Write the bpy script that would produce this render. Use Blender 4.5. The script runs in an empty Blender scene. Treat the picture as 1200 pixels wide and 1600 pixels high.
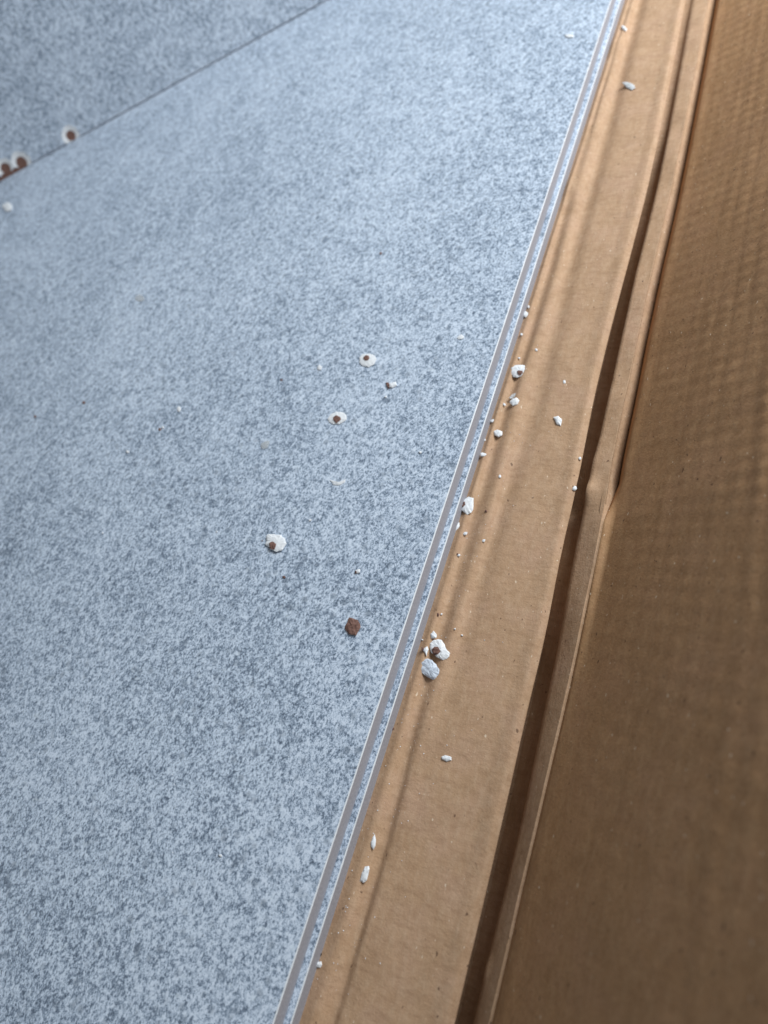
import bpy, bmesh, math, random
import numpy as np
from mathutils import Matrix, Vector, noise

# ------------------------------------------------------------------ camera
W, H_PX = 1200.0, 1600.0
F = 1110.0                      # focal length in photo pixels (25 mm equivalent)
PITCH = math.radians(54.5)
v1 = np.array([955 + .33 * 1800 - 600, -1800 - 800, F])      # far end of the tile edge direction
a_, b_ = v1[0], v1[1]
ang_ = math.atan2(-b_, a_) + math.acos(F * math.tan(PITCH) / math.hypot(a_, b_))
D = np.array([-math.cos(ang_) * math.cos(PITCH), math.sin(ang_) * math.cos(PITCH), math.sin(PITCH)])
Yc = v1 / np.linalg.norm(v1)
Xc = np.cross(D, Yc)
R = np.stack([Xc, Yc, -D])      # world axes in camera coordinates (x right, y down, z forward)
CAM_H = 0.272

def pix(px, py, z=0.0):
    """ground point seen at a photo pixel, on the horizontal plane z"""
    d = R @ np.array([px - 600, py - 800, F])
    t = (z - CAM_H) / d[2]
    return np.array([CX + d[0] * t, d[1] * t, z])
CX = 0.0
CX = -pix(427, 1600)[0]
CAM = np.array([CX, 0, CAM_H])

sc = bpy.context.scene
col = sc.collection
cd = bpy.data.cameras.new('camera')
cam = bpy.data.objects.new('camera', cd)
col.objects.link(cam)
r_, u_, bk = R @ [1, 0, 0], R @ [0, -1, 0], R @ [0, 0, -1]
cam.matrix_world = Matrix(((r_[0], u_[0], bk[0], CAM[0]), (r_[1], u_[1], bk[1], CAM[1]), (r_[2], u_[2], bk[2], CAM[2]), (0, 0, 0, 1)))
cd.sensor_fit = 'VERTICAL'
cd.sensor_height = 36.0
cd.sensor_width = 27.0
cd.lens = 36.0 * F / H_PX
cd.clip_start = 0.01
cd.clip_end = 50
cd.dof.use_dof = True
cd.dof.focus_distance = float(-(R @ [0, 0, 1]) @ (CAM - pix(610, 960)))
cd.dof.aperture_fstop = 7.5
sc.camera = cam

# ------------------------------------------------------------------ light
wd = bpy.data.worlds.new('World')
sc.world = wd
wd.use_nodes = True
bg = wd.node_tree.nodes['Background']
bg.inputs[0].default_value = (.93, .96, 1.0, 1)
bg.inputs[1].default_value = 0.215

def lamp(name, loc, target, size, size_y, power, color):
    l = bpy.data.lights.new(name, 'AREA')
    l.shape = 'RECTANGLE'
    l.size, l.size_y, l.energy, l.color = size, size_y, power, color
    o = bpy.data.objects.new(name, l)
    col.objects.link(o)
    o.location = loc
    o.rotation_euler = (Vector(target) - Vector(loc)).to_track_quat('-Z', 'Y').to_euler()
    return o
lamp('window_light', (0.60, 1.02, 0.72), (-.1, .40, 0), 0.60, 0.50, 23.5, (.94, .975, 1.0))

vs = sc.view_settings
vs.view_transform = 'Standard'
vs.look = 'None'
vs.exposure = 0.0
vs.gamma = 1.0
vs.use_curve_mapping = False

# ------------------------------------------------------------------ materials
class NT:
    def __init__(s, name):
        s.m = bpy.data.materials.new(name)
        s.m.use_nodes = True
        s.t = s.m.node_tree
        s.b = s.t.nodes['Principled BSDF']
        s.tc = s.t.nodes.new('ShaderNodeTexCoord')
        s.co = s.tc.outputs['Object']
    def n(s, kind, **kw):
        nd = s.t.nodes.new(kind)
        for k, v in kw.items():
            setattr(nd, k, v)
        return nd
    def put(s, sock, v):
        if isinstance(v, (int, float, tuple)):
            sock.default_value = v
        else:
            s.t.links.new(v, sock)
    def mapping(s, scale=(1, 1, 1), rot=(0, 0, 0), loc=(0, 0, 0), src=None):
        nd = s.n('ShaderNodeMapping')
        s.put(nd.inputs['Vector'], src or s.co)
        nd.inputs['Scale'].default_value = scale
        nd.inputs['Rotation'].default_value = rot
        nd.inputs['Location'].default_value = loc
        return nd.outputs[0]
    def noise(s, scale, detail=3, rough=.6, vec=None, dist=0.0):
        nd = s.n('ShaderNodeTexNoise')
        s.put(nd.inputs['Vector'], vec or s.co)
        nd.inputs['Scale'].default_value = scale
        nd.inputs['Detail'].default_value = detail
        nd.inputs['Roughness'].default_value = rough
        nd.inputs['Distortion'].default_value = dist
        return nd.outputs['Fac']
    def math(s, op, a, b=0.0, c=None):
        nd = s.n('ShaderNodeMath', operation=op)
        s.put(nd.inputs[0], a)
        s.put(nd.inputs[1], b)
        if c is not None:
            s.put(nd.inputs[2], c)
        return nd.outputs[0]
    def rng(s, v, a, b, c=0.0, d=1.0):
        nd = s.n('ShaderNodeMapRange')
        s.put(nd.inputs[0], v)
        for i, q in enumerate((a, b, c, d)):
            nd.inputs[i + 1].default_value = q
        return nd.outputs[0]
    def mix(s, fac, a, b, mode='MIX'):
        nd = s.n('ShaderNodeMix', data_type='RGBA', blend_type=mode)
        s.put(nd.inputs[0], fac)
        s.put(nd.inputs[6], a)
        s.put(nd.inputs[7], b)
        return nd.outputs[2]
    def ramp(s, fac, pts):
        nd = s.n('ShaderNodeValToRGB')
        s.put(nd.inputs[0], fac)
        e = nd.color_ramp.elements
        while len(e) < len(pts):
            e.new(.5)
        for q, (p, c) in zip(e, pts):
            q.position = p
            q.color = (*c, 1)
        return nd.outputs[0]
    def bump(s, h, strength, dist):
        nd = s.n('ShaderNodeBump')
        nd.inputs['Strength'].default_value = strength
        nd.inputs['Distance'].default_value = dist
        s.put(nd.inputs['Height'], h)
        s.put(s.b.inputs['Normal'], nd.outputs[0])
    def done(s, color, rough=.6, spec=.5):
        s.put(s.b.inputs['Base Color'], color)
        s.put(s.b.inputs['Roughness'], rough)
        s.b.inputs['Specular IOR Level'].default_value = spec
        return s.m

def tile_glaze(name, plane='xy', off=0.0):
    m = NT(name)
    rot = (0, 0, math.radians(-28)) if plane == 'xy' else (0, math.radians(28), 0)
    st = (1.0, .80, 1.0) if plane == 'xy' else (1.0, 1.0, .85)
    v = m.mapping(st, rot, (off, off * .7, off * .3))
    fine = m.noise(1050, 3, .80, v, .1)             # about 1 mm grains
    med = m.noise(420, 3, .68, v)
    cloud = m.noise(52, 3, .6, v, .3)
    big = m.noise(7, 3, .55, v)
    s = m.math('MULTIPLY_ADD', m.math('SUBTRACT', fine, .5), 2.35, .485)
    s = m.math('MULTIPLY_ADD', m.math('SUBTRACT', med, .5), 1.15, s)
    s = m.math('MULTIPLY_ADD', m.math('SUBTRACT', cloud, .5), .30, s)
    s = m.math('MULTIPLY_ADD', m.math('SUBTRACT', big, .5), .22, s)
    c = m.ramp(s, [(.08, (.10, .135, .185)), (.34, (.255, .325, .425)), (.52, (.475, .57, .69)), (.80, (.665, .76, .88))])
    # dark pinholes of two sizes, kept sparse where a slow mask says so
    mask = m.rng(m.noise(22, 2, .5, m.mapping((1, 1, 1), (0, 0, 0), (off, 4.4, 1))), .35, .65, .25, 1)
    vo = m.n('ShaderNodeTexVoronoi')
    m.put(vo.inputs['Vector'], m.mapping((1, 1, 1), (0, 0, 0), (off + .3, .2, .1)))
    vo.inputs['Scale'].default_value = 150
    dots = m.math('MULTIPLY', m.rng(vo.outputs['Distance'], .30, .14, 0, .62), mask)
    c = m.mix(dots, c, (.12, .158, .21, 1))
    sp = m.noise(150, 2, .5, m.mapping((1, 1, 1), (0, 0, 0), (off + 3.1, 1.7, .4)))
    c = m.mix(m.rng(sp, .63, .73, 0, .5), c, (.135, .18, .24, 1))
    sp2 = m.noise(300, 1, .4, m.mapping((1, 1, 1), (0, 0, 0), (off + 1.1, 5.7, 2.4)))
    c = m.mix(m.rng(sp2, .70, .77, 0, .5), c, (.70, .80, .90, 1))
    m.bump(s, .12, .0004)
    return m.done(c, m.rng(fine, .3, .7, .36, .50), .45)

def kraft(name, tint=(1.0, 1.0, 1.0)):
    m = NT(name)
    fib = m.noise(420, 4, .7, m.mapping((1.0, .35, 1), (0, 0, .5)))
    fib2 = m.noise(520, 4, .7, m.mapping((.3, 1.0, 1), (0, 0, -.35)))
    mot = m.noise(95, 5, .68)
    big = m.noise(12, 3, .55)
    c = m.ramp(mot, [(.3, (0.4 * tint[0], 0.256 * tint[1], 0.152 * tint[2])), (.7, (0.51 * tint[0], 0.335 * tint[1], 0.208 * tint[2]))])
    c = m.mix(m.rng(big, .35, .7, 0, .5), c, (0.455 * tint[0], 0.292 * tint[1], 0.175 * tint[2], 1))
    c = m.mix(m.rng(m.noise(48, 4, .65, m.mapping((1, 1, 1), (0, 0, 0), (2.2, 7.9, 0))), .45, .7, 0, .55), c, (0.5 * tint[0], 0.325 * tint[1], 0.225 * tint[2], 1))
    c = m.mix(m.rng(fib, .45, .75, 0, .55), c, (0.58 * tint[0], 0.42 * tint[1], 0.285 * tint[2], 1))
    c = m.mix(m.rng(fib2, .46, .74, 0, .50), c, (0.29 * tint[0], 0.17 * tint[1], 0.095 * tint[2], 1))
    dk = m.noise(620, 0, .5, m.mapping((1, .7, 1), (0, 0, .4), (4.2, 1.9, 0)))
    c = m.mix(m.rng(dk, .815, .86, 0, .7), c, (.09, .05, .03, 1))
    lt = m.noise(900, 0, .5, m.mapping((1, .6, 1), (0, 0, .8), (9.2, 3.9, 0)))
    c = m.mix(m.rng(lt, .82, .87, 0, .7), c, (.80, .68, .52, 1))
    h = m.math('ADD', m.math('ADD', fib, m.noise(1100, 3, .7)), m.math('MULTIPLY', mot, 1.5))
    m.bump(h, .34, .0006)
    return m.done(c, .72, .25)

def flat_mat(name, c0, c1, scale, rough=.55, bump=.2, spec=.4):
    m = NT(name)
    n = m.noise(scale, 4, .65)
    c = m.ramp(n, [(.3, c0), (.7, c1)])
    m.bump(n, bump, .0006)
    return m.done(c, rough, spec)

M_TILE = tile_glaze('speckled_glaze')
M_TILE2 = tile_glaze('speckled_glaze_under', off=2.3)
M_TILE3 = tile_glaze('speckled_glaze_upright', 'xz', 5.1)
M_SIDE = flat_mat('tile_side_grey', (.30, .31, .355), (.40, .41, .455), 900, .7, .25, .3)
M_WHITE = flat_mat('engobe_white', (.70, .74, .78), (.82, .85, .87), 500, .5, .2)
M_ARRIS = flat_mat('arris_white', (.62, .67, .71), (.76, .80, .83), 600, .42, .1)
M_BROWN = flat_mat('fired_clay_brown', (.115, .062, .05), (.25, .145, .118), 900, .85, .5, .2)
M_BLACK = flat_mat('black_grit', (.008, .008, .009), (.02, .02, .022), 900, .5, .3)
M_KRAFT = kraft('kraft_board')
M_KRAFT_SHADE = kraft('kraft_board_shaded', (.86, .76, .61))  # same kraft tinted darker and browner, painting in the raised side's shade
M_FLOOR = flat_mat('concrete_floor', (.20, .195, .19), (.29, .285, .275), 18, .85, .4, .2)
M_SLIVER = flat_mat('grey_sliver', (.46, .49, .51), (.58, .61, .63), 400, .4, .1)
mg = NT('clear_glaze_sliver')
M_GLASS = mg.done((.80, .87, .92, 1), .2, .5)
mg.b.inputs['Transmission Weight'].default_value = .55
mg.b.inputs['Alpha'].default_value = .8

# ------------------------------------------------------------------ helpers
def tag(o, label=None, cat=None, group=None, kind=None):
    for k, v in (('label', label), ('category', cat), ('group', group), ('kind', kind)):
        if v:
            o[k] = v
    return o

def empty(name, loc=(0, 0, 0)):
    o = bpy.data.objects.new(name, None)
    o.empty_display_size = .01
    o.location = loc
    col.objects.link(o)
    return o

def mesh_obj(name, verts, faces, mats, parent=None, idx=None, smooth=False):
    me = bpy.data.meshes.new(name)
    me.from_pydata([tuple(map(float, v)) for v in verts], [], faces)
    for m in (mats if isinstance(mats, (list, tuple)) else [mats]):
        me.materials.append(m)
    if idx is not None:
        me.polygons.foreach_set('material_index', idx)
    if smooth:
        me.polygons.foreach_set('use_smooth', [True] * len(me.polygons))
    me.validate()
    me.update()
    o = bpy.data.objects.new(name, me)
    col.objects.link(o)
    if parent is not None:
        o.parent = parent
    return o

def box(name, lo, hi, mat, parent=None, bevel=0.0):
    bm = bmesh.new()
    vs_ = [bm.verts.new((x, y, z)) for z in (lo[2], hi[2]) for y in (lo[1], hi[1]) for x in (lo[0], hi[0])]
    for f in ((0, 2, 3, 1), (4, 5, 7, 6), (0, 1, 5, 4), (2, 6, 7, 3), (0, 4, 6, 2), (1, 3, 7, 5)):
        bm.faces.new([vs_[i] for i in f])
    if bevel:
        bmesh.ops.bevel(bm, geom=bm.edges[:], offset=bevel, segments=2, affect='EDGES')
    me = bpy.data.meshes.new(name)
    bm.to_mesh(me)
    bm.free()
    me.materials.append(mat)
    o = bpy.data.objects.new(name, me)
    col.objects.link(o)
    if parent is not None:
        o.parent = parent
    return o

# ------------------------------------------------------------------ the stacked tiles
T = .008
ARR = .0004
def flat_tile(x0, x1, y0, y1, top, mat, label, group):
    """slab with a speckled face, a white ground edge all round and grey sides"""
    root = empty('floor_tile', ((x0 + x1) / 2, (y0 + y1) / 2, top - T))
    hx, hy = (x1 - x0) / 2, (y1 - y0) / 2
    box('tile_body', (-hx, -hy, 0), (hx, hy, T - ARR), M_SIDE, root)
    mesh_obj('glazed_face', [(-hx + ARR, -hy + ARR, T), (hx - ARR, -hy + ARR, T), (hx - ARR, hy - ARR, T), (-hx + ARR, hy - ARR, T)],
             [(0, 1, 2, 3)], mat, root)
    # ground arris, gently uneven along its length
    ring, N = [], 160
    cs = [(-1, -1), (1, -1), (1, 1), (-1, 1)]
    for k in range(4):
        p, q = cs[k], cs[(k + 1) % 4]
        for i in range(N):
            t = i / N
            ring.append((p[0] + (q[0] - p[0]) * t, p[1] + (q[1] - p[1]) * t))
    vv, ff = [], []
    for i, (sx, sy) in enumerate(ring):
        w = ARR + .00012 * noise.noise(Vector((sx * hx * 260, sy * hy * 260, top * 99)))
        vv += [(sx * hx, sy * hy, T - ARR), (sx * (hx - w), sy * (hy - w), T + .00003)]
    n = len(ring)
    for i in range(n):
        j = (i + 1) % n
        ff.append((2 * i, 2 * j, 2 * j + 1, 2 * i + 1))
    mesh_obj('ground_edge', vv, ff, M_ARRIS, root)
    tag(root, label, 'tile', group)
    return root
STEP = .0029                                     # how far the lower tile stands out
flat_tile(-.60, 0, -.32, .88, 0, M_TILE, 'top grey speckled tile of the flat stack, strewn with broken flakes', None)
flat_tile(-.60 + STEP, STEP, -.3185, .8815, -T - .0003, M_TILE2, 'lower grey speckled tile, only a narrow rim showing beside the cardboard', None)
Z_BASE = -2 * T - .0006

# ------------------------------------------------------------------ the upright tile
A = pix(0, 284.5)
B = pix(515, -.5)
U = (B - A) / np.linalg.norm(B - A)
Nf = np.array([U[1], -U[0], 0.0])                # faces the camera
LEAN = math.radians(36)
V = np.array([0, 0, 1]) * math.cos(LEAN) - Nf * math.sin(LEAN)
NN = np.cross(U, V)
if NN @ (CAM - A) < 0:
    NN = -NN
LEN = np.linalg.norm(B - A)
U0, U1, VH = LEN + .05 - .60, LEN + .05, .30
def on_upright(px, py):
    d = R @ np.array([px - 600, py - 800, F])
    t = ((A - CAM) @ NN) / (d @ NN)
    q = CAM + d * t - A
    return q @ U, q @ V
chips = []
for px, py, rad, core, dep in ((111, 212.5, 15.0, .52, .0008), (34, 255, 17.0, .54, .0009), (9, 264, 15.0, .56, .0009), (-22, 282, 19, .66, .0010), (-48, 298, 18, .7, .0010)):
    u, v = on_upright(px, py)
    u2, v2 = on_upright(px + rad, py)
    w2, x2 = on_upright(px, py - rad)
    rr = .5 * (math.hypot(u2 - u, v2 - v) + math.hypot(w2 - u, x2 - v))
    chips.append((u, v, rr, core, dep))
up = empty('upright_tile', tuple(A + U * (U0 + U1) / 2))
mid = (U0 + U1) / 2
up.matrix_world = Matrix(((U[0], -NN[0], V[0], A[0] + U[0] * mid), (U[1], -NN[1], V[1], A[1] + U[1] * mid), (U[2], -NN[2], V[2], A[2] + U[2] * mid + .0005), (0, 0, 0, 1)))
ulo, uhi = min(c[0] - c[2] for c in chips) - .004, max(c[0] + c[2] for c in chips) + .004
us = np.concatenate([np.linspace(U0, ulo, 8)[:-1], np.arange(ulo, uhi, .0004), np.linspace(uhi, U1, 14)])
vsn = np.concatenate([[0, .0003, .0006], np.arange(.0010, .024, .0004), np.linspace(.026, VH, 12)])
vv, ff, mi = [], [], []
def chip_at(u, v):
    d, k = 0.0, 0
    best = 9
    for cu, cv, cr, core, dep in chips:
        wob = 1 + .10 * noise.noise(Vector((u * 500, v * 500, cu * 90)))
        r = math.hypot(u - cu, v - cv) / (cr * wob)
        if r < 1:
            dd = dep * (1 - r ** 2.2)
            d = max(d, dd)
            k = max(k, 2 if r < core else 1)
    lim = BAND * (1 + .35 * noise.noise(Vector((u * 240, 0, 4.0)))) * min(1.0, max(0.0, (UB - u) / .004))
    if v < lim:
        d, k = max(d, .0010), 2
    return d, k
UB = on_upright(40, 260)[0]
BAND = on_upright(12, 270)[1]
LAYER = .0045
for v in vsn:
    for u in us:
        d, k = chip_at(u, v)
        if v < .0010:
            d = max(d, .0014 * (1 - v / .0010) ** 1.5)
        vv.append((u - mid, d, v))
nu = len(us)
for j in range(len(vsn) - 1):
    for i in range(nu - 1):
        ff.append((j * nu + i, j * nu + i + 1, (j + 1) * nu + i + 1, (j + 1) * nu + i))
        d, k = chip_at((us[i] + us[i + 1]) / 2, (vsn[j] + vsn[j + 1]) / 2)
        mi.append(k if k else (4 if vsn[j] < .0009 else 0))
# rim back to the body
def rim(ids, m):
    base = len(vv)
    for q in ids:
        vv.append((vv[q][0], LAYER, vv[q][2]))
    for i in range(len(ids) - 1):
        ff.append((ids[i], ids[i + 1], base + i + 1, base + i))
        mi.append(m)
nv = len(vsn)
rim(list(range(nu)), 2)
rim([(nv - 1) * nu + i for i in range(nu)], 3)
rim([j * nu for j in range(nv)], 3)
rim([j * nu + nu - 1 for j in range(nv)], 3)
mesh_obj('glazed_face', vv, ff, [M_TILE3, M_WHITE, M_BROWN, M_ARRIS, M_SIDE], up, mi)
box('tile_body', (U0 - mid, LAYER, 0), (U1 - mid, .0095, VH), M_SIDE, up)
tag(up, 'grey speckled tile standing upright with brown chips along its bottom edge', 'tile')

# ------------------------------------------------------------------ the cardboard
def line(pts, z, k=1):
    w = np.array([pix(px, py, z)[:2] for px, py in pts])
    w = w[np.argsort(w[:, 1])]
    # continue both ends straight
    s0 = (w[2, 0] - w[0, 0]) / (w[2, 1] - w[0, 1])
    s1 = (w[-1, 0] - w[-3, 0]) / (w[-1, 1] - w[-3, 1])
    w = np.vstack([[w[0, 0] - s0 * .3, w[0, 1] - .3], w, [w[-1, 0] + s1 * .3, w[-1, 1] + .3]])
    yy = np.arange(-.4, 1.1, .002)
    x = np.interp(yy, w[:, 1], w[:, 0])
    n = 15
    x = np.convolve(np.pad(x, n // 2, mode='edge'), np.ones(n) / n, 'valid')
    return lambda y: float(np.interp(y, yy, x))
ZF = -.0142
L_V1 = line([(978, 0), (945, 100), (915, 200), (888, 300), (862, 400), (838, 480), (815, 560), (790, 630), (770, 700), (740, 800), (711, 900), (684, 1000), (652, 1100), (628, 1200), (603, 1300), (575, 1400), (545, 1500), (515, 1600)], ZF)
L_RG = line([(986, 0), (956, 100), (930, 200), (903, 300), (878, 400), (853, 486), (833, 545), (808, 630), (790, 700), (764, 810), (733, 900), (705, 1000), (672, 1100), (645, 1200), (618, 1300), (590, 1400), (560, 1500), (530, 1600)], ZF)
L_V2 = line([(998, 0), (971, 100), (947, 200), (919, 300), (892, 400), (873, 480), (853, 560), (832, 640), (805, 720), (779, 800), (752, 900), (722, 1000), (694, 1100), (668, 1200), (637, 1300), (610, 1400), (582, 1500), (552, 1600)], ZF)
L_G = line([(1071, 0), (1052, 100), (1032, 200), (1010, 300), (984, 400), (957, 500), (932, 600), (912, 700), (900, 765), (890, 800), (869, 900), (850, 1000), (825, 1100), (803, 1200), (780, 1300), (757, 1400), (733, 1500), (709, 1600)], -.0138)
L_S = line([(1079, 0), (1063, 100), (1046, 200), (1026, 300), (1000, 400), (978, 500), (956, 600), (934, 700), (913, 765), (908, 800), (889, 900), (872, 1000), (849, 1100), (829, 1200), (808, 1300), (783, 1400), (756, 1500), (728, 1600)], -.0195)
L_T = line([(1106, 0), (1087, 100), (1067, 200), (1046, 300), (1022, 400), (1000, 500), (980, 600), (958, 700), (942, 800), (922, 900), (902, 1000), (880, 1100), (856, 1200), (833, 1300), (809, 1400), (787, 1500), (763, 1600)], -.0150)
def yw(py, px=900):
    return pix(px, py, -.015)[1]
def tab(pts):
    p = sorted((yw(py, 955 - .2 * py), v) for py, v in pts)
    return lambda y: float(np.interp(y, [q[0] for q in p], [q[1] for q in p]))
D_V1 = tab([(0, .0001), (260, .0002), (330, .0012), (600, .0016), (900, .0015), (1100, .0020), (1400, .0026), (1600, .0028)])
D_RG = tab([(0, .0005), (300, .0006), (450, .0010), (700, .0011), (1000, .0007), (1150, .0000), (1600, -.0008)])
D_V2 = tab([(0, .0030), (300, .0028), (450, .0018), (600, .0016), (750, .0018), (950, .0013), (1150, .0003), (1600, .0004)])
PBASE = tab([(0, -.0214), (550, -.0208), (700, -.0190), (850, -.0160), (1050, -.0120), (1300, -.0098), (1600, -.0090)])
CREASE = tab([(0, .0060), (720, .0060), (800, .0016), (1100, .0009), (1600, .0008)])
STRIP = tab([(0, .0006), (400, .0012), (740, .0016), (790, .0050), (1000, .0076), (1600, .0088)])
SDROP = tab([(0, .0038), (740, .0042), (790, .0066), (1000, .0088), (1600, .0098)])
D_GAP = tab([(0, .0032), (200, .0042), (400, .0115), (600, .0135), (740, .0130), (775, .0080), (850, .0110), (1000, .0150), (1600, .0165)])
SLOPE = tab([(0, .55), (300, .78), (600, 1.05), (1000, 1.35), (1600, 1.55)])
def smooth(t):
    return t * t * (3 - 2 * t)
XT2 = STEP
def controls(y):
    g, s, t = L_G(y), L_S(y), L_T(y)
    v1_, rg, v2 = L_V1(y), L_RG(y), L_V2(y)
    e = XT2 + .0005
    hump = max(e + .002, e + .45 * (v1_ - e))
    v1_ = max(v1_, hump + .0018)
    rg = max(rg, v1_ + .0022)
    v2 = max(v2, rg + .0026)
    gap = D_GAP(y)
    deep = ZF - gap * 2.0
    zs = max(ZF - SDROP(y), deep + .0012)
    zt = zs + STRIP(y)
    cr = CREASE(y)
    q = min(1.0, max(0.0, (cr - .002) / .004))
    w = noise.noise(Vector((0, y * 34, 3.3))) * .0005
    w2 = noise.noise(Vector((0, y * 46, 7.9))) * .0010
    sl = SLOPE(y)
    L = [(-.62, Z_BASE - .0004), (XT2 - .004, Z_BASE - .0004), (e, -.0152), (hump, ZF + .0004 + w), (v1_, ZF - D_V1(y)), (rg, ZF + D_RG(y) + w),
         (v2, ZF - D_V2(y)), (min(v2 + .008, v2 + .5 * (g - .010 - v2)), ZF + w * .5), (g - .010, ZF + .0003), (g - .0028, ZF + .0010 + w), (g, ZF - .0006), (g - .0003, ZF - .0022 * min(1, gap / .009)), (g - .0100, deep),
         (max(s - .0012, g + .002), deep - .0003), (max(s, g + .0042), zs - .0004 + w2 * .4), (t - .0016, zs + (zt - zs) * max(.5, 1 - .0016 / max(.003, t - max(s, g + .0042))) + w2), (t, zt + w2 * .7), (t + .0004 - .0014 * q, zt - cr * q - .0002 * (1 - q)), (t + .0010 + .0020 * q, zt - .0001 * (1 - q) - q * (cr + .0056)), (t + .0046 + .0012 * q, PBASE(y))]
    x, z = L[-1]
    for dx, ds in ((.004, .8), (.02, .95), (.05, 1.0), (.085, 1.0), (.14, .95)):
        px_, pz_ = L[-1]
        L.append((x + dx, pz_ + (x + dx - px_) * sl * ds))
    return L
SUB = [3, 3, 3, 4, 4, 4, 4, 4, 9, 4, 4, 4, 3, 2, 4, 8, 3, 4, 3, 4, 6, 14, 30, 34, 30]
def wob(x, y):
    """uneven board, a fraction of a millimetre"""
    return .00030 * noise.noise(Vector((x * 55, y * 38, 1.0))) + .00012 * noise.noise(Vector((x * 210, y * 160, 5.0)))
def flute(x, y, tx):
    """washboard of the corrugated liner"""
    k = min(1, max(0, (x - tx - .006) / .01))
    ph = noise.noise(Vector((x * 14, y * 14, 2.0))) * .7
    rows_ = math.sin(2 * math.pi * (y + .45 * (x - tx)) / .0078 + ph)
    cols_ = math.sin(2 * math.pi * (x - tx) / .0062 + ph)
    amp = .7 + .7 * noise.noise(Vector((x * 60, y * 40, 9)))
    return (k * 4.6 * min(1, max(.25, .3 + y * 5)) + .5) * amp * (.00009 * rows_ * (.65 + .35 * cols_) + .00009 * cols_)
def section(y):
    L = controls(y)
    out, mark = [], []
    for i in range(len(L) - 1):
        (xa, za), (xb, zb) = L[i], L[i + 1]
        n = SUB[i]
        for q in range(n):
            t = q / n
            lin = i >= 18 or i in (14, 15)
            out.append((xa + (xb - xa) * t, za + (zb - za) * (t if lin else smooth(t))))
            mark.append(i)
    out.append(L[-1])
    mark.append(len(L) - 1)
    return out, mark
def card_z(x, y):
    o, _ = section(y)
    o = [q for q, k in zip(o, _) if k not in (10, 11, 12)]
    return float(np.interp(x, [q[0] for q in o], [q[1] for q in o])) + (wob(x, y) if x > XT2 + .002 else 0)
YS = np.concatenate([np.arange(-.19, -.11, .006), np.arange(-.11, .62, .0022), np.arange(.62, .86, .006)])
rows, mark = [], None
for y in YS:
    o, mark = section(y)
    tx = L_T(y)
    rows.append([(x, y, z + (wob(x, y) if x > XT2 + .002 else 0) + (flute(x, y, tx) if x > XT2 + .012 else 0)) for x, z in o])
YMID = float(YS.mean())
# small buckles in the paper where the fold gives way
def buckle(px, py, z, rx, ry, h):
    c = pix(px, py, z)
    for r in rows:
        for i, (x, y, zz) in enumerate(r):
            dx, dy = (x - c[0]) / rx, (y - c[1]) / ry
            q = dx * dx + dy * dy
            if q < 4:
                r[i] = (x, y, zz + h * math.exp(-q * 1.6))
buckle(916, 768, -.0185, .0045, .006, .0030)
buckle(893, 292, -.0142, .0040, .012, .0018)
buckle(962, 72, -.0142, .004, .014, .0014)
buckle(880, 560, -.0142, .010, .02, .0007)
buckle(750, 1514, -.0185, .003, .005, .0018)
carton = empty('cardboard_carton', (0, YMID, -.20))
def sheet(name, c0, c1, mat, thick):
    ids = [i for i in range(len(mark)) if c0 <= i <= c1]
    n = len(ids)
    vv, ff = [], []
    for r in rows:
        vv += [(r[i][0], r[i][1] - YMID, r[i][2] + .20) for i in ids]
    for j in range(len(rows) - 1):
        for i in range(n - 1):
            ff.append((j * n + i, j * n + i + 1, (j + 1) * n + i + 1, (j + 1) * n + i))
    o = mesh_obj(name, vv, ff, mat, carton, smooth=True)
    md = o.modifiers.new('board', 'SOLIDIFY')
    md.thickness = thick
    md.offset = -1
    md.use_even_offset = False
    return o
i_gap = mark.index(12) + 1
i_cr = mark.index(18)
sheet('side_flap', 0, i_gap, M_KRAFT, .0016)
sheet('fold_strip', i_gap, i_cr, M_KRAFT, .0016)
sheet('raised_side', i_cr, len(mark) - 1, M_KRAFT_SHADE, .0016)
box('carton_body', (-.615, -.50, .0), (-.02, .50, .20 + Z_BASE - .004), M_KRAFT_SHADE, carton)
tag(carton, 'opened brown corrugated carton lying under the tiles with creased flap', 'carton')
fl = mesh_obj('floor', [(-1.6, -1.2, -.2005), (1.2, -1.2, -.2005), (1.2, 1.6, -.2005), (-1.6, 1.6, -.2005)], [(0, 1, 2, 3)], M_FLOOR)
fl['kind'] = 'structure'

# ------------------------------------------------------------------ flakes
rnd = random.Random(4)
def ground(px, py):
    """where a pixel meets the tile or the cardboard"""
    p = pix(px, py, 0)
    if p[0] < -.0002:
        return p
    z = ZF
    for _ in range(6):
        p = pix(px, py, z)
        z = card_z(p[0], p[1])
    p[2] = z
    return p
def outline(spec, lo=.82, hi=1.14):
    """pixel outline: a list of points, or (cx, cy, rx, ry, tilt, seed) for a small irregular one"""
    if isinstance(spec, list):
        return spec
    cx, cy, rx, ry, tilt, seed = spec
    r = random.Random(seed)
    n = r.choice((7, 8, 9))
    pts = []
    for i in range(n):
        a = 2 * math.pi * (i + r.uniform(-.25, .25)) / n
        q = r.uniform(lo, hi)
        x, y = rx * q * math.cos(a), ry * q * math.sin(a)
        t = math.radians(tilt)
        pts.append((cx + x * math.cos(t) - y * math.sin(t), cy + x * math.sin(t) + y * math.cos(t)))
    return pts
def densify(P, n):
    out = []
    m = len(P)
    for i in range(m):
        p0, p1, p2, p3 = P[i - 1], P[i], P[(i + 1) % m], P[(i + 2) % m]
        for k in range(n):
            t = k / n
            cr = .5 * (2 * p1 + (p2 - p0) * t + (2 * p0 - 5 * p1 + 4 * p2 - p3) * t * t + (3 * p1 - p0 - 3 * p2 + p3) * t ** 3)
            out.append(.10 * cr + .90 * (p1 + (p2 - p1) * t))
    return out
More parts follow.
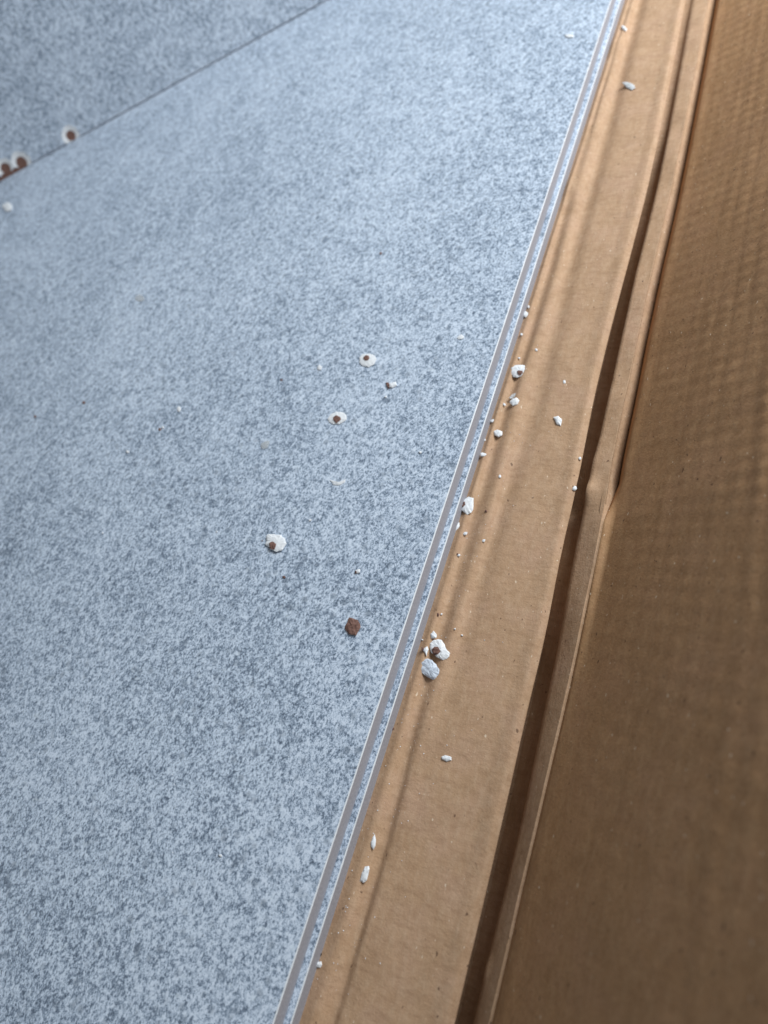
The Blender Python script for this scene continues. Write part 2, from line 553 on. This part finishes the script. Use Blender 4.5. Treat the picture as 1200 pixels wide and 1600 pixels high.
def flake(name, spec, h, mat, label, cat, cores=(), group=None, tilt=(0, 0), core_mat=None, lift=.0001):
    pts = outline(spec)
    c = np.mean(np.array(pts), axis=0)
    g = ground(c[0], c[1])
    if g[2] < -.001:
        g[2] = .5 * g[2] + .5 * max([g[2]] + [card_z(*pix(x, y, g[2])[:2]) for x, y in pts]) - .0001
        g[:2] = pix(c[0], c[1], g[2])[:2]
    P = [np.array(pix(x, y, g[2])[:2]) - g[:2] for x, y in pts]
    P = densify(P, 3)
    n = len(P)
    def dome(s):
        return .58 * h * (1 - .42 * s ** 2 - .22 * s ** 8)
    sd = rnd.random() * 50
    P = [p * (1 + .11 * noise.noise(Vector((i * 1.7, sd, 0)))) for i, p in enumerate(P)]
    def jit(p):
        return h * .16 * noise.noise(Vector((p[0] * 900, p[1] * 900, sd)))
    def lean(p):
        return p[0] * tilt[0] + p[1] * tilt[1]
    low = min(lean(p) for p in P)
    vv, ff = [], []
    for s, top in ((.90, False), (1.0, True), (.82, True), (.55, True), (.28, True)):
        for p in P:
            q = p * s
            z = (dome(s) + jit(q)) if top else 0.0
            vv.append((q[0], q[1], z + lean(q) - low))
    vv.append((0, 0, dome(0) - low))
    for k in range(4):
        for i in range(n):
            j = (i + 1) % n
            ff.append((k * n + i, k * n + j, (k + 1) * n + j, (k + 1) * n + i))
    for i in range(n):
        ff.append((4 * n + i, 4 * n + (i + 1) % n, 5 * n))
    ff.append(tuple(range(n - 1, -1, -1)))
    if cores:
        root = empty(name, (g[0], g[1], g[2] + lift))
        mesh_obj('flake_shell', vv, ff, mat, root)
    else:
        root = mesh_obj(name, vv, ff, mat)
        root.location = (g[0], g[1], g[2] + lift)
    Pa = np.array(P)
    pang = np.arctan2(Pa[:, 1], Pa[:, 0])
    prad = np.hypot(Pa[:, 0], Pa[:, 1])
    od = np.argsort(pang)
    for cs in cores:
        cp = [np.array(pix(x, y, g[2])[:2]) - g[:2] for x, y in outline(cs, .68, 1.22)]
        cp = densify(cp, 2)
        cc = np.mean(np.array(cp), axis=0)
        def surf(q):
            rr = np.interp(math.atan2(q[1], q[0]), pang[od], prad[od], period=2 * math.pi)
            s = min(1.0, math.hypot(*q) / rr)
            return dome(s) + jit(q) + lean(q) - low
        m = len(cp)
        cv, cf = [], []
        for s, dz in ((1.0, -.0004), (1.0, .00012), (.6, .0003)):
            for q in cp:
                w = cc + (q - cc) * s
                cv.append((w[0], w[1], surf(w) + dz + (.00012 * rnd.random() if dz > 0 else 0)))
        cv.append((cc[0], cc[1], surf(cc) + .00028))
        for k in range(2):
            for i in range(m):
                j = (i + 1) % m
                cf.append((k * m + i, k * m + j, (k + 1) * m + j, (k + 1) * m + i))
        for i in range(m):
            cf.append((2 * m + i, 2 * m + (i + 1) % m, 3 * m))
        mesh_obj('clay_core', cv, cf, core_mat or M_BROWN, root)
    tag(root, label, cat, group)
    return root
G_F = 'broken tile flakes'
FL = 'tile_flake'
WB = M_WHITE
# on the tile
flake(FL, [(562, 559), (567, 554), (577, 553), (586, 556), (589, 562), (585, 570), (576, 574), (567, 572), (562, 567)], .0011, WB,
      'rounded white flake with dark brown spot, farthest from the angular brown chip on the tile', 'flake', [(573.5, 560.5, 6, 4.8, 0, 3)], G_F)
flake(FL, [(512, 655), (517, 648), (526, 644), (536, 644), (542, 649), (542, 656), (537, 660), (530, 663), (521, 663), (515, 660)], .0011, WB,
      'oval white flake with centred brown spot, between the folded chip and the thin crescent sliver', 'flake', [(527.5, 656, 7, 6, 10, 8)], G_F)
flake(FL, [(417, 836), (428, 835), (440, 837), (447, 843), (448, 850), (443, 860), (434, 863), (424, 859), (416, 852), (417, 844)], .0016, WB,
      'large white flake on the tile with small jagged brown spot at its lower edge', 'flake', [(427.5, 853.5, 6.5, 6.5, 20, 5)], G_F, (.0, -.05))
flake('clay_chip', [(542, 975), (546, 966), (560, 969), (564.5, 980), (561, 986), (557, 994), (545, 992), (539, 981)], .0017, M_BROWN,
      'angular brown clay chip lying alone on the tile', 'chip', group=G_F)
flake(FL, [(608, 600), (619, 597), (621, 603), (613, 607), (608, 606)], .0014, WB,
      'small folded white chip with brown side on the tile', 'flake', [[(603.5, 598), (608, 599), (609.5, 603), (608, 608), (604.5, 604)]], G_F)
flake('glaze_sliver', [(408, 694), (414, 690), (422, 689), (421, 695), (418, 701), (411, 702), (408, 699)], .0006, M_GLASS,
      'thin pale glaze sliver with square corner, lying on the tile near the crescent', 'flake', group=G_F)
flake('glaze_sliver', [(516, 750), (521, 754), (530, 755.5), (538, 752), (541, 749), (539, 754), (531, 758.5), (521, 757.5)], .0006, WB,
      'thin white crescent shaped sliver lying on the tile', 'flake', group=G_F)
flake(FL, (500, 575, 4, 4.2, 0, 4), .001, WB, 'tiny white chip on the tile beside the rounded flake with brown spot', 'flake', group=G_F)
flake(FL, [(3, 322), (12, 316), (20, 321), (19, 329), (10, 331)], .0016, WB, 'white chip lying close in front of the upright tile', 'flake', group=G_F)
flake(FL, (720, 527, 6, 3.6, -15, 9), .0005, WB, 'flat pale chip on the tile near its ground edge', 'flake', group=G_F)
flake(FL, (218, 466, 8, 6, 10, 11), .0004, M_GLASS, 'flat pale glaze scale alone on the wide empty tile', 'flake', group=G_F)
flake(FL, (890, 57, 8, 3, 5, 12), .0010, WB, 'thin white sliver on the tile near its far ground edge', 'flake', group=G_F)
flake(FL, (559, 893, 4.5, 3.4, -20, 13), .0009, WB, 'tiny white and brown chip on the tile beside the angular brown chip', 'flake', [(556.5, 894.5, 2, 2, 0, 3)], G_F)
GC = 'clay crumbs on the tile'
for x, y, r, s in ((444, 902, 3.6, 21), (131, 629, 3.8, 22), (250, 671, 3.6, 23), (440, 594, 2.6, 24), (55, 651, 2.8, 25), (595, 396, 3.0, 26), (410, 905 - 60, 1.6, 27)):
    flake('clay_crumb', (x, y, r * .75, r * .6, s * 17, s), .0006, M_BROWN, 'tiny brown clay crumb lying loose on the grey tile', 'crumb', group=GC)
GW = 'white crumbs on the tile'
for x, y, r, s in ((485, 813, 2.6, 31), (345, 1337, 3.2, 32), (200, 706, 3.0, 33), (255, 668, 2.4, 34), (280, 640, 4.5, 35), (161, 833, 1.6, 36), (339, 831, 1.6, 37), (603, 620, 2.2, 38), (657, 707, 2.6, 39), (63, 11, 2.0, 40)):
    flake('white_crumb', (x, y, r, r * .75, s * 23, s), .0007, WB, 'tiny white crumb lying loose on the grey tile', 'crumb', group=GW)
# on the cardboard
flake(FL, [(798, 582), (799, 575), (807, 571), (818, 571), (825, 575), (825, 582), (820, 587), (811, 590), (802, 590)], .0019, WB,
      'white ring shaped flake with dark brown centre in the cardboard groove', 'flake', [(813, 584.5, 4.8, 4, 0, 6)], G_F)
flake(FL, [(796, 629), (801, 624), (808, 622), (812, 627), (808, 633), (801, 635)], .0018, WB,
      'knobbly white chip in the cardboard groove under a clear sliver', 'flake', group=G_F)
flake('glaze_sliver', [(795, 622), (801, 616), (808, 614), (806, 620), (799, 624)], .0008, M_GLASS,
      'clear glaze sliver touching the knobbly white chip on the cardboard', 'flake', group=G_F)
flake(FL, [(771, 675), (777, 672), (785, 675), (785, 681), (779, 684), (773, 681)], .0018, WB,
      'rounded white chip on the cardboard halfway between ring shaped flake and notched white flake', 'flake', group=G_F)
flake(FL, (755, 711, 5, 3.2, 0, 41), .0009, WB, 'small oval white crumb on the cardboard against the tile stack', 'flake', group=G_F)
flake(FL, [(865, 653), (872, 650), (879, 657), (876, 666), (870, 664)], .0018, WB,
      'bluish white chip alone in the middle of the creased flap', 'flake', group=G_F)
flake(FL, [(724, 782), (733, 777), (740, 779), (740, 797), (736, 802), (730, 805), (722, 797), (720, 793), (723, 788)], .0016, WB,
      'notched white flake touching the tile stack with brown spot on its edge', 'flake', [[(722, 786), (727, 785), (728, 790), (724, 794), (721, 792)]], G_F)
flake(FL, [(713, 820), (718, 816), (718, 824), (711, 831), (709, 831)], .0010, WB,
      'narrow white wedge on the cardboard tucked against the tile, beside the notched flake', 'flake', group=G_F)
flake(FL, (727, 834, 4, 2.6, -25, 42), .0009, WB, 'tiny pointed white crumb beside the narrow white wedge', 'flake', group=G_F)
flake(FL, [(672, 1009), (676, 1002), (684, 999), (691, 1001), (697, 1011), (704, 1022), (702, 1029), (693, 1032), (683, 1028), (674, 1020)], .0022, WB,
      'biggest white flake on the cardboard, pear shaped with round brown spot', 'flake', [(682.5, 1019.5, 6.5, 6.8, 0, 14)], G_F, (.02, -.04))
flake(FL, [(673, 991), (678, 986), (683, 992), (682, 998), (674, 998)], .0015, WB,
      'small squarish white chip touching the pear shaped flake', 'flake', group=G_F)
flake(FL, [(663, 1013), (668, 1010), (670, 1015), (668, 1020), (667, 1026), (664, 1020), (661, 1017)], .0014, WB,
      'jagged white splinter with brown end between pear shaped flake and tile', 'flake', [[(659, 1012), (662, 1012), (663, 1016), (660, 1018)]], G_F)
M_FLAKE = tile_glaze('speckled_glaze_flake', off=7.7)
bl = M_FLAKE.node_tree
for nd in bl.nodes:
    if nd.type == 'VALTORGB':
        for e in nd.color_ramp.elements:
            e.color = tuple(.45 * q + .55 * w for q, w in zip(e.color[:3], (.70, .76, .84))) + (1,)
flake(FL, [(654, 1040), (657, 1034), (669, 1030), (676, 1033), (685, 1042), (689, 1050), (688, 1058), (680, 1063), (669, 1059), (659, 1051)], .0022, M_FLAKE,
      'oval speckled flake lying glaze side up beside the pear shaped flake', 'flake', group=G_F, tilt=(.03, .05))
flake(FL, [(690, 1183), (695, 1180), (706, 1183), (706, 1188), (698, 1190), (691, 1187)], .0013, WB,
      'lone flat white chip on the open part of the flap', 'flake', group=G_F)
flake(FL, [(586, 1303), (588, 1313), (587, 1322), (584, 1328), (580, 1322), (580, 1316), (583, 1308)], .0013, WB,
      'slim pointed white splinter on the cardboard near the oblong chip', 'flake', group=G_F)
flake(FL, [(571, 1354), (577, 1353), (578, 1358), (574, 1376), (568, 1379), (563, 1376), (566, 1364)], .0017, WB,
      'oblong white chip with squared ends on the cardboard beside the crease', 'flake', group=G_F)
flake('black_grit', (500, 1491.5, 3, 4.6, 15, 43), .0014, M_BLACK, 'black grain of grit lying against the lower tile', 'grit')
flake(FL, [(494, 1503), (503, 1502), (504, 1508), (501, 1512), (493, 1511)], .0015, WB,
      'small square white chip next to the black grain of grit', 'flake', group=G_F)
flake(FL, [(970, 41), (976, 42), (980, 47), (978, 50), (973, 47)], .0016, WB,
      'small white chip on the far end of the flap beside the tiles', 'flake', group=G_F)
flake(FL, [(972, 130), (980, 129), (990, 133), (993, 138), (987, 142), (979, 138)], .0016, M_SLIVER,
      'greyish seed shaped sliver on the far part of the flap', 'flake', group=G_F)
flake(FL, (821, 492, 5, 5, 0, 44), .0013, WB, 'round white crumb by the tile beyond the ring shaped flake', 'flake', group=G_F)
flake(FL, (898, 764, 4, 4, 0, 45), .0013, WB, 'pale round crumb on the flap edge at the dent in the fold', 'flake', group=G_F)
flake(FL, (906, 717, 2.6, 2.6, 0, 46), .0010, WB, 'pinhead white crumb on the flap edge near the pale round crumb', 'flake', group=G_F)
GK = 'white crumbs on the cardboard'
for x, y, r, s in ((769.5, 658, 3.2, 51), (757, 688, 2.4, 52), (788, 632.5, 2.8, 53), (838, 547, 2.6, 54), (882, 597, 3.2, 55), (781, 745, 2.8, 56), (756, 845, 2.8, 57),
                   (717, 868, 2.6, 58), (811, 560, 2.2, 59), (815, 523, 2.2, 60), (826, 480, 2.6, 61), (690, 960, 2, 62), (711, 983, 1.8, 63), (722, 993, 1.8, 64), (660, 1000, 1.6, 65)):
    flake('white_crumb', (x, y, r, r * .8, s * 31, s), .0008, WB, 'tiny white crumb lying loose on the brown flap', 'crumb', group=GK)
for x, y, r, s in ((759.5, 799, 2.4, 71), (685, 960.5, 2.6, 72), (639.5, 1055.5, 2.0, 73), (614.5, 1139, 2.2, 74), (715, 866, 1.6, 75)):
    flake('clay_crumb', (x, y, r, r * .8, s * 31, s), .0008, M_BROWN, 'tiny brown clay crumb lying loose on the brown flap', 'crumb', group='clay crumbs on the cardboard')
# fine dust, past counting
vv, ff = [], []
def dust(px, py, r):
    g = ground(px, py)
    b = len(vv)
    for k in range(4):
        a = k * math.pi / 2 + rnd.random()
        vv.append((g[0] + r * math.cos(a), g[1] + r * math.sin(a), g[2]))
    vv.append((g[0], g[1], g[2] + r))
    for k in range(4):
        ff.append((b + k, b + (k + 1) % 4, b + 4))
for _ in range(150):
    py = rnd.uniform(500, 1560)
    edge = 955 - .33 * py + 38
    dust(edge + abs(rnd.gauss(0, 1)) * 40 + 4, py, rnd.choice((.00012, .00016, .00022, .0003)))
for _ in range(50):
    py = rnd.uniform(300, 1500)
    dust(rnd.uniform(20, 955 - .33 * py - 20), py, rnd.choice((.00014, .00018, .00026)))
ds = mesh_obj('ceramic_dust', vv, ff, M_WHITE)
tag(ds, 'fine white ceramic dust scattered over tile and cardboard', 'dust', kind='stuff')
